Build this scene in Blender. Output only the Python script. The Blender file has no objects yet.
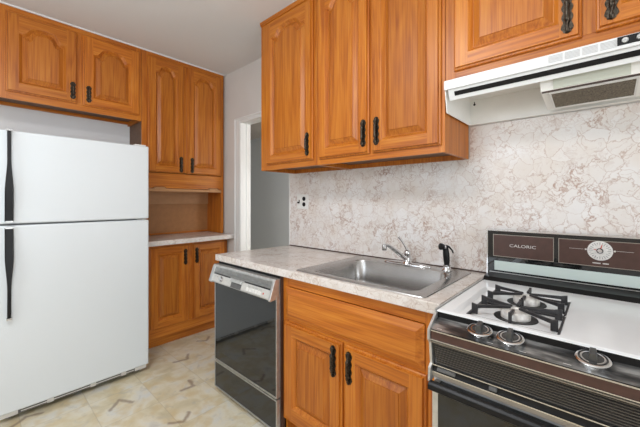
import bpy, bmesh, math, random
from mathutils import Vector, Matrix
random.seed(4)
scene = bpy.context.scene
COL = scene.collection
# ---------------------------------------------------------------- camera, world, lights, exposure
CAM_H = 1.28
YAW = math.atan2(345, 313)
cam_data = bpy.data.cameras.new('camera')
cam = bpy.data.objects.new('camera', cam_data)
COL.objects.link(cam)
cam.location = (0, 0, CAM_H)
cam.rotation_euler = (math.pi / 2, 0, -YAW)
cam_data.sensor_width = 36
cam_data.lens = 313 / 640 * 36
cam_data.shift_y = -13.0 / 640
cam_data.clip_start = 0.02
scene.camera = cam

scene.view_settings.view_transform = 'Standard'
scene.view_settings.look = 'None'
scene.view_settings.gamma = 1
scene.view_settings.use_curve_mapping = False
scene.view_settings.exposure = 0.01

world = bpy.data.worlds.new('world')
scene.world = world
world.use_nodes = True
world.node_tree.nodes['Background'].inputs[0].default_value = (0.72, 0.82, 1.0, 1)
world.node_tree.nodes['Background'].inputs[1].default_value = 1.2


def area(name, loc, target, sx, sy, power, color=(1, 1, 1)):
    d = bpy.data.lights.new(name, 'AREA')
    d.shape = 'RECTANGLE'
    d.size, d.size_y, d.energy, d.color = sx, sy, power, color
    o = bpy.data.objects.new(name, d)
    COL.objects.link(o)
    o.location = loc
    o.rotation_euler = (Vector(target) - Vector(loc)).to_track_quat('-Z', 'Y').to_euler()
    return o


area('window_daylight', (-0.30, -3.36, 1.15), (-0.30, 0, 1.15), 1.8, 1.9, 57, (0.92, 0.97, 1.0))
area('side_fill', (-1.46, 1.3, 1.6), (0, 1.3, 1.6), 1.3, 1.2, 12, (0.90, 0.97, 1.0))  # fill through an unseen side window, sited to even out the right wall
area('hall_fill', (2.30, -0.35, 1.5), (2.60, 3.0, 1.4), 0.6, 1.2, 34, (1.0, 0.97, 0.93))  # added lamp inside the hall to lift its wall, no window there
area('ceiling_fill', (-0.5, 0.4, 1.9), (-0.2, 0.6, 2.56), 1.0, 1.0, 21, (0.87, 0.95, 1.0))  # unseen upward fill, added to brighten the ceiling
area('overhead_fill', (-0.2, 0.9, 2.52), (-0.2, 0.9, 0), 0.5, 0.5, 22, (0.97, 0.98, 1.0))  # unseen downward fill added for floor and low cabinets, no fixture modelled

# ---------------------------------------------------------------- helpers
OFF = {}


class MB:
    def __init__(s):
        s.v, s.f, s.m = [], [], []

    def add(s, verts, faces, mat=0):
        b = len(s.v)
        s.v += [Vector(p) for p in verts]
        for f in faces:
            s.f.append([b + i for i in f])
            s.m.append(mat)
        return s

    def box(s, x0, x1, y0, y1, z0, z1, mat=0):
        x0, x1 = min(x0, x1), max(x0, x1)
        y0, y1 = min(y0, y1), max(y0, y1)
        z0, z1 = min(z0, z1), max(z0, z1)
        return s.add([(x0, y0, z0), (x1, y0, z0), (x1, y1, z0), (x0, y1, z0),
                      (x0, y0, z1), (x1, y0, z1), (x1, y1, z1), (x0, y1, z1)],
                     [(0, 3, 2, 1), (4, 5, 6, 7), (0, 1, 5, 4), (1, 2, 6, 5), (2, 3, 7, 6), (3, 0, 4, 7)], mat)

    def prism(s, pts, axis, a, b, mat=0):
        def P(p, c):
            if axis == 'y': return (p[0], c, p[1])
            if axis == 'x': return (c, p[0], p[1])
            return (p[0], p[1], c)
        n = len(pts)
        vs = [P(p, a) for p in pts] + [P(p, b) for p in pts]
        fs = [tuple(range(n))[::-1], tuple(range(n, 2 * n))]
        fs += [(i, (i + 1) % n, n + (i + 1) % n, n + i) for i in range(n)]
        return s.add(vs, fs, mat)

    def loft(s, loops, mat=0, closed=True, cap0=True, cap1=True):
        n = len(loops[0])
        vs = [p for l in loops for p in l]
        fs = []
        for k in range(len(loops) - 1):
            for i in range(n if closed else n - 1):
                j = (i + 1) % n
                fs.append((k * n + i, k * n + j, (k + 1) * n + j, (k + 1) * n + i))
        if cap0: fs.append(tuple(range(n))[::-1])
        if cap1: fs.append(tuple(range((len(loops) - 1) * n, len(loops) * n)))
        return s.add(vs, fs, mat)

    def lathe(s, prof, c, axis=(0, 0, 1), seg=28, mat=0, cap0=True, cap1=True):
        a = Vector(axis).normalized()
        t = Vector((0, 1, 0)) if abs(a.y) < 0.9 else Vector((1, 0, 0))
        u = a.cross(t).normalized()
        w = a.cross(u)
        c = Vector(c)
        loops = [[c + a * h + (u * math.cos(2 * math.pi * i / seg) + w * math.sin(2 * math.pi * i / seg)) * max(r, 1e-5)
                  for i in range(seg)] for r, h in prof]
        return s.loft(loops, mat, True, cap0, cap1)

    def tube(s, path, rad, seg=12, mat=0, squash=1.0):
        path = [Vector(p) for p in path]
        if not isinstance(rad, (list, tuple)): rad = [rad] * len(path)
        loops = []
        ref = None
        for i, p in enumerate(path):
            d = (path[min(i + 1, len(path) - 1)] - path[max(i - 1, 0)]).normalized()
            if ref is None:
                ref = Vector((0, 0, 1)) if abs(d.z) < 0.9 else Vector((1, 0, 0))
            u = (ref - d * ref.dot(d)).normalized()
            ref = u
            w = d.cross(u)
            loops.append([p + (u * math.cos(2 * math.pi * k / seg) * squash + w * math.sin(2 * math.pi * k / seg)) * rad[i]
                          for k in range(seg)])
        return s.loft(loops, mat)

    def build(s, name, mats, parent=None, bevel=0, smooth=None, seg=2):
        me = bpy.data.meshes.new(name)
        off = OFF.get(parent, Vector((0, 0, 0))) if parent else Vector((0, 0, 0))
        me.from_pydata([tuple(v - off) for v in s.v], [], s.f)
        if not isinstance(mats, (list, tuple)): mats = [mats]
        for m in mats: me.materials.append(m)
        for p, m in zip(me.polygons, s.m): p.material_index = m
        bm = bmesh.new(); bm.from_mesh(me)
        bmesh.ops.recalc_face_normals(bm, faces=bm.faces)
        bm.to_mesh(me); bm.free()
        o = bpy.data.objects.new(name, me)
        COL.objects.link(o)
        if parent:
            o.parent = parent
            OFF[o] = off
        if smooth:
            for p in me.polygons: p.use_smooth = True
            me.set_sharp_from_angle(angle=math.radians(smooth))
        if bevel:
            b = o.modifiers.new('bevel', 'BEVEL')
            b.width, b.segments, b.limit_method, b.angle_limit = bevel, seg, 'ANGLE', math.radians(40)
            b.use_clamp_overlap = True
        return o


def tag(o, label, cat, group=None):
    o['label'], o['category'] = label, cat
    if group: o['group'] = group
    return o


def thing(name, loc, label, cat, group=None):
    o = bpy.data.objects.new(name, None)
    o.empty_display_size = 0.1
    COL.objects.link(o)
    o.location = loc
    OFF[o] = Vector(loc)
    return tag(o, label, cat, group)


def struct(name, mb, mat, **k):
    o = mb.build(name, mat, **k)
    o['kind'] = 'structure'
    return o


def text_mesh(name, body, size, mat, parent, loc, X, Y, width=None, depth=0.0006):
    cu = bpy.data.curves.new(name, 'FONT')
    cu.body, cu.size, cu.extrude = body, size, depth
    cu.align_x, cu.align_y = 'CENTER', 'CENTER'
    t = bpy.data.objects.new(name, cu)
    COL.objects.link(t)
    bpy.context.view_layer.update()
    dg = bpy.context.evaluated_depsgraph_get()
    me = bpy.data.meshes.new_from_object(t.evaluated_get(dg))
    COL.objects.unlink(t); bpy.data.objects.remove(t)
    X, Y = Vector(X), Vector(Y); Z = X.cross(Y)
    xs = [v.co.x for v in me.vertices]
    k = (width / (max(xs) - min(xs))) if width else 1
    off = OFF.get(parent, Vector((0, 0, 0)))
    for v in me.vertices:
        c = v.co
        v.co = Vector(loc) + X * c.x * k + Y * c.y + Z * c.z - off
    me.materials.clear(); me.materials.append(mat)
    o = bpy.data.objects.new(name, me)
    COL.objects.link(o)
    o.parent = parent
    OFF[o] = off
    return o


# ---------------------------------------------------------------- materials
def new_mat(name):
    m = bpy.data.materials.new(name)
    m.use_nodes = True
    return m, m.node_tree.nodes, m.node_tree.links, m.node_tree.nodes['Principled BSDF']


def plain(name, col, rough=0.5, metal=0, spec=0.5, noise=0.0, nscale=30, coat=0, bump=0, bscale=200, emit=None):
    m, N, L, b = new_mat(name)
    b.inputs['Base Color'].default_value = (*col, 1)
    b.inputs['Roughness'].default_value = rough
    b.inputs['Metallic'].default_value = metal
    b.inputs['Specular IOR Level'].default_value = spec
    b.inputs['Coat Weight'].default_value = coat
    if emit:
        b.inputs['Emission Color'].default_value = (*col, 1)
        b.inputs['Emission Strength'].default_value = emit
    g = N.new('ShaderNodeNewGeometry')
    if noise:
        n = N.new('ShaderNodeTexNoise'); n.inputs['Scale'].default_value = nscale; n.inputs['Detail'].default_value = 5
        L.new(g.outputs['Position'], n.inputs['Vector'])
        r = N.new('ShaderNodeValToRGB')
        r.color_ramp.elements[0].position, r.color_ramp.elements[1].position = 0.3, 0.7
        r.color_ramp.elements[0].color = (*[c * (1 - noise) for c in col], 1)
        r.color_ramp.elements[1].color = (*[min(1, c * (1 + noise)) for c in col], 1)
        L.new(n.outputs['Fac'], r.inputs['Fac'])
        L.new(r.outputs['Color'], b.inputs['Base Color'])
    if bump:
        n2 = N.new('ShaderNodeTexNoise'); n2.inputs['Scale'].default_value = bscale
        L.new(g.outputs['Position'], n2.inputs['Vector'])
        bp = N.new('ShaderNodeBump'); bp.inputs['Strength'].default_value = bump; bp.inputs['Distance'].default_value = 0.002
        L.new(n2.outputs['Fac'], bp.inputs['Height'])
        L.new(bp.outputs['Normal'], b.inputs['Normal'])
    return m


def mathn(N, L, op, a, b=None, clamp=False):
    n = N.new('ShaderNodeMath'); n.operation = op; n.use_clamp = clamp
    for i, x in enumerate((a, b)):
        if x is None: continue
        if isinstance(x, (int, float)): n.inputs[i].default_value = x
        else: L.new(x, n.inputs[i])
    return n.outputs[0]


def mixc(N, L, fac, a, b, mode='MIX'):
    n = N.new('ShaderNodeMix'); n.data_type = 'RGBA'; n.blend_type = mode
    for sock, x in ((n.inputs[0], fac), (n.inputs[6], a), (n.inputs[7], b)):
        if isinstance(x, (int, float)): sock.default_value = x
        elif isinstance(x, tuple): sock.default_value = (*x, 1)
        else: L.new(x, sock)
    return n.outputs[2]


def ramp(N, L, fac, stops):
    r = N.new('ShaderNodeValToRGB')
    e = r.color_ramp.elements
    while len(e) < len(stops): e.new(0.5)
    for el, (p, c) in zip(e, stops):
        el.position = p
        el.color = (*c, 1) if isinstance(c, tuple) else (c, c, c, 1)
    L.new(fac, r.inputs['Fac'])
    return r.outputs['Color']


def oak(name, axis, dark=1.0):
    m, N, L, b = new_mat(name)
    g = N.new('ShaderNodeNewGeometry')
    oi = N.new('ShaderNodeObjectInfo')
    add = N.new('ShaderNodeVectorMath'); add.operation = 'ADD'
    L.new(g.outputs['Position'], add.inputs[0])
    rv = N.new('ShaderNodeVectorMath'); rv.operation = 'SCALE'
    rv.inputs[0].default_value = (3.1, 5.7, 7.3)
    L.new(oi.outputs['Random'], rv.inputs['Scale'])
    L.new(rv.outputs[0], add.inputs[1])

    def noise(scale, along, detail, dist=0.0):
        mp = N.new('ShaderNodeMapping')
        sc = [1, 1, 1]; sc['xyz'.index(axis)] = along
        mp.inputs['Scale'].default_value = sc
        L.new(add.outputs[0], mp.inputs['Vector'])
        n = N.new('ShaderNodeTexNoise')
        n.inputs['Scale'].default_value, n.inputs['Detail'].default_value = scale, detail
        n.inputs['Distortion'].default_value = dist
        L.new(mp.outputs[0], n.inputs['Vector'])
        return n.outputs['Fac']
    big = noise(7, 0.10, 3, 0.4)
    rings = mathn(N, L, 'SINE', mathn(N, L, 'MULTIPLY', big, 60.0))
    mid = noise(24, 0.05, 4)
    fine = noise(150, 0.022, 4)
    t = mathn(N, L, 'ADD', mathn(N, L, 'MULTIPLY', mid, 0.40), mathn(N, L, 'MULTIPLY', rings, 0.045))
    t = mathn(N, L, 'ADD', t, mathn(N, L, 'MULTIPLY', fine, 0.58))
    d = dark
    col = ramp(N, L, t, [(0.30, (0.33 * d, 0.078 * d, 0.007 * d)), (0.49, (0.51 * d, 0.152 * d, 0.014 * d)),
                         (0.70, (0.63 * d, 0.235 * d, 0.030 * d))])
    tone = mathn(N, L, 'ADD', mathn(N, L, 'MULTIPLY', oi.outputs['Random'], 0.16), 0.90)
    hv = N.new('ShaderNodeHueSaturation')
    L.new(tone, hv.inputs['Value']); L.new(col, hv.inputs['Color'])
    L.new(hv.outputs[0], b.inputs['Base Color'])
    b.inputs['Roughness'].default_value = 0.36
    b.inputs['Specular IOR Level'].default_value = 0.45
    bp = N.new('ShaderNodeBump'); bp.inputs['Strength'].default_value = 0.12; bp.inputs['Distance'].default_value = 0.001
    L.new(fine, bp.inputs['Height']); L.new(bp.outputs['Normal'], b.inputs['Normal'])
    return m


def marble(name, base, cloud, vein, rough, s=1.0, veinamt=0.8, coat=0.0):
    m, N, L, b = new_mat(name)
    g = N.new('ShaderNodeNewGeometry')
    P = g.outputs['Position']

    def noise(scale, detail, vec=P):
        n = N.new('ShaderNodeTexNoise'); n.inputs['Scale'].default_value = scale * s; n.inputs['Detail'].default_value = detail
        L.new(vec, n.inputs['Vector'])
        return n
    wn = noise(17, 7)
    sub = N.new('ShaderNodeVectorMath'); sub.operation = 'SUBTRACT'
    L.new(wn.outputs['Color'], sub.inputs[0]); sub.inputs[1].default_value = (0.5, 0.5, 0.5)
    sc = N.new('ShaderNodeVectorMath'); sc.operation = 'SCALE'; sc.inputs['Scale'].default_value = 0.085 / s
    L.new(sub.outputs[0], sc.inputs[0])
    ad = N.new('ShaderNodeVectorMath'); ad.operation = 'ADD'
    L.new(P, ad.inputs[0]); L.new(sc.outputs[0], ad.inputs[1])

    def edges(scale, width):
        v = N.new('ShaderNodeTexVoronoi'); v.feature = 'DISTANCE_TO_EDGE'; v.inputs['Scale'].default_value = scale * s
        L.new(ad.outputs[0], v.inputs['Vector'])
        return ramp(N, L, v.outputs['Distance'], [(0.0, 1.0), (width * 0.4, 0.55), (width, 0.0)]), v
    e1, v1 = edges(17, 0.034)
    e2, v2 = edges(44, 0.085)
    msk = ramp(N, L, noise(7, 3).outputs['Fac'], [(0.36, 0.25), (0.55, 1.0)])
    msk2 = ramp(N, L, noise(9, 4, ad.outputs[0]).outputs['Fac'], [(0.50, 0.0), (0.62, 1.0)])
    c0 = ramp(N, L, noise(6.5, 6).outputs['Fac'], [(0.35, base), (0.52, tuple(0.5 * (x + y) for x, y in zip(base, cloud))), (0.68, cloud)])
    cellt = N.new('ShaderNodeTexVoronoi'); cellt.inputs['Scale'].default_value = 17 * s
    L.new(ad.outputs[0], cellt.inputs['Vector'])
    cellv = N.new('ShaderNodeSeparateColor'); L.new(cellt.outputs['Color'], cellv.inputs[0])
    c0 = mixc(N, L, ramp(N, L, cellv.outputs[0], [(0.40, 0.0), (0.60, 0.35)]), c0, tuple(min(1, x * 1.06) for x in base))
    c0 = mixc(N, L, ramp(N, L, cellv.outputs[1], [(0.60, 0.0), (0.90, 0.30)]), c0, tuple(x * 0.97 for x in cloud))
    blot = ramp(N, L, noise(15, 5, ad.outputs[0]).outputs['Fac'], [(0.61, 0.0), (0.68, 1.0)])
    c1 = mixc(N, L, mathn(N, L, 'MULTIPLY', blot, 0.22 * veinamt), c0, vein)
    c2 = mixc(N, L, mathn(N, L, 'MULTIPLY', mathn(N, L, 'MULTIPLY', e1, msk), veinamt * 0.75), c1, vein)
    c3 = mixc(N, L, mathn(N, L, 'MULTIPLY', mathn(N, L, 'MULTIPLY', e2, msk2), veinamt * 0.45), c2, tuple(x * 0.92 for x in vein))
    # thin branching veins: the zero lines of a warped noise
    def ridge(scale, off, width):
        of = N.new('ShaderNodeVectorMath'); of.operation = 'ADD'; of.inputs[1].default_value = off
        L.new(ad.outputs[0], of.inputs[0])
        n = noise(scale, 4, of.outputs[0]); n.inputs['Roughness'].default_value = 0.55
        a_ = mathn(N, L, 'ABSOLUTE', mathn(N, L, 'SUBTRACT', n.outputs['Fac'], 0.5))
        return ramp(N, L, a_, [(0.0, 1.0), (width * 0.4, 0.6), (width, 0.0)])
    for scale, off, width, amt in ((7.5, (3.1, 0, 1.7), 0.016, 0.9), (13, (7.7, 2.2, 0), 0.017, 0.75)):
        msk3 = ramp(N, L, noise(6, 2, ad.outputs[0]).outputs['Fac'], [(0.42, 0.15), (0.58, 1.0)])
        c3 = mixc(N, L, mathn(N, L, 'MULTIPLY', mathn(N, L, 'MULTIPLY', ridge(scale, off, width), msk3), amt * veinamt), c3, vein)
    L.new(c3, b.inputs['Base Color'])
    b.inputs['Roughness'].default_value = rough
    b.inputs['Coat Weight'].default_value = coat
    return m


def vinyl(name):
    m, N, L, b = new_mat(name)
    g = N.new('ShaderNodeNewGeometry')
    P = g.outputs['Position']
    sep = N.new('ShaderNodeSeparateXYZ'); L.new(P, sep.inputs[0])
    T = 0.305
    gx = mathn(N, L, 'DIVIDE', mathn(N, L, 'SUBTRACT', sep.outputs[0], 0.176), T)
    gy = mathn(N, L, 'DIVIDE', mathn(N, L, 'SUBTRACT', sep.outputs[1], 0.26), T)
    ix, iy = mathn(N, L, 'FLOOR', gx), mathn(N, L, 'FLOOR', gy)
    fx, fy = mathn(N, L, 'FRACT', gx), mathn(N, L, 'FRACT', gy)
    cmb = N.new('ShaderNodeCombineXYZ'); L.new(ix, cmb.inputs[0]); L.new(iy, cmb.inputs[1])
    wn = N.new('ShaderNodeTexWhiteNoise'); wn.noise_dimensions = '2D'; L.new(cmb.outputs[0], wn.inputs['Vector'])
    sc = N.new('ShaderNodeVectorMath'); sc.operation = 'SCALE'; sc.inputs['Scale'].default_value = 3.0
    L.new(wn.outputs['Color'], sc.inputs[0])
    ad = N.new('ShaderNodeVectorMath'); ad.operation = 'ADD'; L.new(P, ad.inputs[0]); L.new(sc.outputs[0], ad.inputs[1])

    def noise(scale, detail, vec, dist=0.0):
        n = N.new('ShaderNodeTexNoise')
        n.inputs['Scale'].default_value, n.inputs['Detail'].default_value, n.inputs['Distortion'].default_value = scale, detail, dist
        L.new(vec, n.inputs['Vector'])
        return n.outputs['Fac']
    c = ramp(N, L, noise(6.5, 6, ad.outputs[0], 0.5), [(0.28, (0.58, 0.50, 0.33)), (0.45, (0.70, 0.62, 0.44)), (0.55, (0.76, 0.70, 0.56)), (0.70, (0.70, 0.69, 0.64))])
    yel = ramp(N, L, noise(9, 4, ad.outputs[0], 0.3), [(0.50, 0.0), (0.66, 0.75)])
    c = mixc(N, L, yel, c, (0.66, 0.53, 0.30))
    gr = ramp(N, L, noise(14, 5, ad.outputs[0], 0.8), [(0.56, 0.0), (0.72, 0.5)])
    c = mixc(N, L, gr, c, (0.47, 0.44, 0.39))
    ex = mathn(N, L, 'MINIMUM', mathn(N, L, 'MINIMUM', fx, mathn(N, L, 'SUBTRACT', 1.0, fx)),
               mathn(N, L, 'MINIMUM', fy, mathn(N, L, 'SUBTRACT', 1.0, fy)))
    seam = mathn(N, L, 'LESS_THAN', ex, 0.007)
    c = mixc(N, L, mathn(N, L, 'MULTIPLY', seam, 0.25), c, (0.30, 0.25, 0.17))
    # brown boomerang motifs printed on the vinyl
    wob = N.new('ShaderNodeTexNoise'); wob.inputs['Scale'].default_value = 22; L.new(P, wob.inputs['Vector'])
    wv = N.new('ShaderNodeVectorMath'); wv.operation = 'SUBTRACT'; L.new(wob.outputs['Color'], wv.inputs[0]); wv.inputs[1].default_value = (0.5, 0.5, 0.5)
    ws = N.new('ShaderNodeVectorMath'); ws.operation = 'SCALE'; ws.inputs['Scale'].default_value = 0.022; L.new(wv.outputs[0], ws.inputs[0])
    pw = N.new('ShaderNodeVectorMath'); pw.operation = 'ADD'; L.new(P, pw.inputs[0]); L.new(ws.outputs[0], pw.inputs[1])
    segs = []
    base = [(0.60, 2.25), (0.98, 2.13), (1.12, 2.52), (0.20, 2.50), (0.76, 1.62), (0.30, 1.75), (0.45, 1.1), (1.42, 2.72), (0.81, 1.83)]
    for i, (x, y) in enumerate(base):
        if i == 0: q = [(-0.045, -0.02), (0.02, 0.055), (0.07, -0.03)]
        elif i == 1: q = [(0.045, 0.055), (0.035, -0.03), (-0.045, -0.02)]
        elif i == 2: q = [(-0.06, 0.00), (0.03, -0.03), (0.07, 0.045)]
        elif i == 3: q = [(-0.06, -0.02), (0.0, 0.03), (0.07, 0.01)]
        else: q = [(-0.06, 0.02), (0.0, -0.03), (0.06, 0.03)]
        segs += [((x + a[0], y + a[1]), (x + c_[0], y + c_[1])) for a, c_ in zip(q, q[1:])]
    best = None
    for (ax, ay), (bx, by) in segs:
        dx, dy = bx - ax, by - ay
        l2 = dx * dx + dy * dy
        s1 = N.new('ShaderNodeVectorMath'); s1.operation = 'SUBTRACT'; L.new(pw.outputs[0], s1.inputs[0]); s1.inputs[1].default_value = (ax, ay, 0)
        dt = N.new('ShaderNodeVectorMath'); dt.operation = 'DOT_PRODUCT'; L.new(s1.outputs[0], dt.inputs[0]); dt.inputs[1].default_value = (dx / l2, dy / l2, 0)
        tt = mathn(N, L, 'ADD', dt.outputs['Value'], 0.0, True)
        s2 = N.new('ShaderNodeVectorMath'); s2.operation = 'SCALE'; s2.inputs[0].default_value = (dx, dy, 0); L.new(tt, s2.inputs['Scale'])
        s3 = N.new('ShaderNodeVectorMath'); s3.operation = 'DISTANCE'; L.new(s1.outputs[0], s3.inputs[0]); L.new(s2.outputs[0], s3.inputs[1])
        best = s3.outputs['Value'] if best is None else mathn(N, L, 'MINIMUM', best, s3.outputs['Value'])
    mk = ramp(N, L, best, [(0.005, 0.7), (0.017, 0.0)])
    c = mixc(N, L, mk, c, (0.23, 0.155, 0.11))
    L.new(c, b.inputs['Base Color'])
    b.inputs['Roughness'].default_value = 0.38
    return m


def brushed(name, col, rough, axis, metal=1.0):
    m, N, L, b = new_mat(name)
    g = N.new('ShaderNodeNewGeometry')
    mp = N.new('ShaderNodeMapping')
    sc = [1, 1, 1]; sc['xyz'.index(axis)] = 0.02
    mp.inputs['Scale'].default_value = sc
    L.new(g.outputs['Position'], mp.inputs[0])
    n = N.new('ShaderNodeTexNoise'); n.inputs['Scale'].default_value = 300
    L.new(mp.outputs[0], n.inputs['Vector'])
    r = mathn(N, L, 'ADD', mathn(N, L, 'MULTIPLY', n.outputs['Fac'], 0.22), rough - 0.1)
    L.new(r, b.inputs['Roughness'])
    b.inputs['Base Color'].default_value = (*col, 1)
    b.inputs['Metallic'].default_value = metal
    return m


def worn(name):
    m, N, L, b = new_mat(name)
    g = N.new('ShaderNodeNewGeometry')
    mp = N.new('ShaderNodeMapping'); mp.inputs['Scale'].default_value = (1, 0.22, 1); L.new(g.outputs['Position'], mp.inputs[0])
    n = N.new('ShaderNodeTexNoise'); n.inputs['Scale'].default_value = 34; n.inputs['Detail'].default_value = 6; L.new(mp.outputs[0], n.inputs['Vector'])
    c = ramp(N, L, n.outputs['Fac'], [(0.38, (0.05, 0.05, 0.052)), (0.52, (0.16, 0.16, 0.16)), (0.64, (0.42, 0.42, 0.41))])
    L.new(c, b.inputs['Base Color'])
    b.inputs['Metallic'].default_value = 0.55
    b.inputs['Roughness'].default_value = 0.24
    return m


M = {}
OAKP = oak('oak_panel_grain_up', 'z', 0.88)
OAKZ, OAKY, OAKX = oak('oak_grain_up', 'z'), oak('oak_grain_along_y', 'y'), oak('oak_grain_along_x', 'x')
PALEX = plain('tan_plywood', (0.37, 0.165, 0.055), 0.5, noise=0.08, nscale=25)
PALER = plain('pale_plywood', (0.43, 0.22, 0.095), 0.5, noise=0.06, nscale=25)
M['ceil'] = plain('ceiling_paint', (0.74, 0.73, 0.72), 0.9, bump=0.15, bscale=60)
M['wall'] = plain('wall_paint', (0.70, 0.665, 0.635), 0.8, noise=0.02, nscale=4, bump=0.1, bscale=80)
M['wallwhite'] = plain('alcove_paint', (0.74, 0.73, 0.725), 0.8, bump=0.1, bscale=80)
M['hall'] = plain('hall_paint', (0.76, 0.785, 0.80), 0.8)
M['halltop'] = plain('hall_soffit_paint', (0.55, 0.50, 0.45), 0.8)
M['trim'] = plain('trim_paint', (0.80, 0.80, 0.79), 0.45)
M['splash'] = marble('marbled_laminate_wall', (0.80, 0.775, 0.76), (0.735, 0.665, 0.605), (0.35, 0.175, 0.105), 0.35)
M['ctop'] = marble('marbled_laminate_counter', (0.78, 0.74, 0.71), (0.71, 0.64, 0.58), (0.42, 0.28, 0.21), 0.20, 1.25, 0.75)
M['vinyl'] = vinyl('marbled_vinyl')
M['fridge'] = plain('white_appliance_enamel', (0.73, 0.775, 0.80), 0.27, bump=0.30, bscale=300)
M['enamel'] = plain('white_porcelain', (0.84, 0.85, 0.86), 0.16, noise=0.015, nscale=12)
M['hoodw'] = plain('hood_white_paint', (0.78, 0.785, 0.785), 0.32)
M['hoodin'] = plain('hood_cream_paint', (0.92, 0.905, 0.86), 0.4, noise=0.02, nscale=14)
M['black'] = plain('black_plastic', (0.007, 0.007, 0.008), 0.38, spec=0.28)
M['blackgl'] = plain('black_glass', (0.008, 0.009, 0.009), 0.04, spec=0.7)
M['ledge'] = plain('black_enamel', (0.010, 0.010, 0.010), 0.35, spec=0.2)
M['dwgl'] = plain('black_door_panel', (0.010, 0.011, 0.012), 0.03, spec=0.7)
M['dark'] = plain('dark_gap', (0.02, 0.016, 0.014), 0.8)
M['darkgrey'] = plain('grey_gasket', (0.12, 0.12, 0.12), 0.6)
M['strip'] = plain('pale_silver_strip', (0.66, 0.65, 0.62), 0.35, metal=0.3, noise=0.05, nscale=50)
M['panelshade'] = plain('shade_darkened_panel', (0.16, 0.085, 0.05), 0.6, noise=0.15, nscale=30)  # shade under cabinets and on the hutch side, put into the panel colour
M['gasket'] = plain('pale_gasket', (0.34, 0.34, 0.34), 0.6)
M['brownedge'] = plain('dark_brown_laminate', (0.06, 0.03, 0.022), 0.5)
M['chrome'] = plain('chrome', (0.70, 0.70, 0.71), 0.13, metal=1)
M['satin'] = plain('satin_aluminium', (0.60, 0.60, 0.59), 0.36, metal=0.8, noise=0.12, nscale=40)
M['steel'] = plain('brushed_stainless', (0.46, 0.45, 0.44), 0.27, metal=1.0, noise=0.06, nscale=9)
M['bronze'] = plain('antique_bronze', (0.066, 0.053, 0.040), 0.30, metal=0.85, noise=0.85, nscale=150)
M['iron'] = plain('cast_iron', (0.020, 0.019, 0.021), 0.42, noise=0.4, nscale=120)
M['alu'] = plain('burner_aluminium', (0.78, 0.76, 0.73), 0.45, metal=0.4, noise=0.25, nscale=60)
M['panelmetal'] = worn('worn_black_control_panel')
M['knobgrey'] = plain('knob_grey', (0.10, 0.10, 0.10), 0.3, metal=0.6)
M['brown'] = plain('brown_panel', (0.070, 0.033, 0.025), 0.30, noise=0.12, nscale=50)
M['goldline'] = plain('pale_gold_trim', (0.40, 0.36, 0.31), 0.35, metal=0.6)
M['mint'] = plain('pale_mint_diffuser', (0.60, 0.69, 0.66), 0.30)
M['lens'] = plain('mint_lamp_lens', (0.58, 0.60, 0.52), 0.35)
M['mesh'] = plain('greasy_filter_mesh', (0.155, 0.125, 0.085), 0.6, noise=0.7, nscale=210, bump=0.6, bscale=700)
M['letter'] = plain('silver_lettering', (0.62, 0.60, 0.57), 0.35)
M['faint'] = plain('faint_print', (0.22, 0.17, 0.15), 0.5)
M['dial'] = plain('clock_face_silver', (0.68, 0.66, 0.63), 0.35, noise=0.12, nscale=90)
M['red'] = plain('red_pointer', (0.55, 0.06, 0.03), 0.4)
M['plate'] = plain('white_plastic_plate', (0.80, 0.79, 0.76), 0.35)
M['grille'] = plain('grille_dark', (0.012, 0.011, 0.010), 0.45)
M['slat'] = plain('grille_slat', (0.20, 0.18, 0.16), 0.35, metal=0.6)
M['lamp'] = plain('lamp_glass', (0.9, 0.88, 0.82), 0.4, emit=1.0)

Z = Vector((0, 0, 1))
XB = 1.73          # face of the right wall
CEIL = 2.565
YA = 3.20          # face of the back wall

# ---------------------------------------------------------------- the setting
mb = MB(); mb.box(-1.42, 2.87, -3.32, 4.72, -0.06, 0); struct('floor', mb, M['vinyl'])
mb = MB(); mb.box(-1.42, 1.85, -3.32, 3.32, CEIL, CEIL + 0.08); struct('ceiling', mb, M['ceil'])
mb = MB(); mb.box(-1.42, 1.83, YA, YA + 0.12, 0, CEIL); struct('wall_back', mb, M['wallwhite'])
# right wall with the doorway at its far end
mb = MB()
DY0, DY1, DZ = 1.905, 2.605, 2.045
mb.box(XB, XB + 0.10, -3.2, DY0, 0, CEIL)
mb.box(XB, XB + 0.10, DY1, YA, 0, CEIL)
mb.box(XB, XB + 0.10, DY0, DY1, DZ, CEIL)
struct('wall_right', mb, M['wall'])
# wall behind the camera, with a window
mb = MB()
wx0, wx1, wz0, wz1 = -1.20, 0.60, 0.18, 2.12
mb.box(-1.42, wx0, -3.32, -3.2, 0, CEIL); mb.box(wx1, 1.85, -3.32, -3.2, 0, CEIL)
mb.box(wx0, wx1, -3.32, -3.2, 0, wz0); mb.box(wx0, wx1, -3.32, -3.2, wz1, CEIL)
struct('wall_front', mb, M['wall'])
mb = MB()
for a, b_, c, d in ((wx0, wx0 + 0.05, wz0, wz1), (wx1 - 0.05, wx1, wz0, wz1), (wx0 + 0.05, wx1 - 0.05, wz0, wz0 + 0.05),
                    (wx0 + 0.05, wx1 - 0.05, wz1 - 0.05, wz1), (-0.325, -0.275, wz0 + 0.05, wz1 - 0.05)):
    mb.box(a, b_, -3.29, -3.24, c, d)
struct('window_1', mb, M['trim'])
mb = MB()
mb.box(-1.42, -1.30, -3.2, 0.65, 0, CEIL); mb.box(-1.42, -1.30, 1.95, YA, 0, CEIL)
mb.box(-1.42, -1.30, 0.65, 1.95, 0, 1.0); mb.box(-1.42, -1.30, 0.65, 1.95, 2.2, CEIL)
struct('wall_left', mb, M['wall'])
mb = MB()
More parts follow.
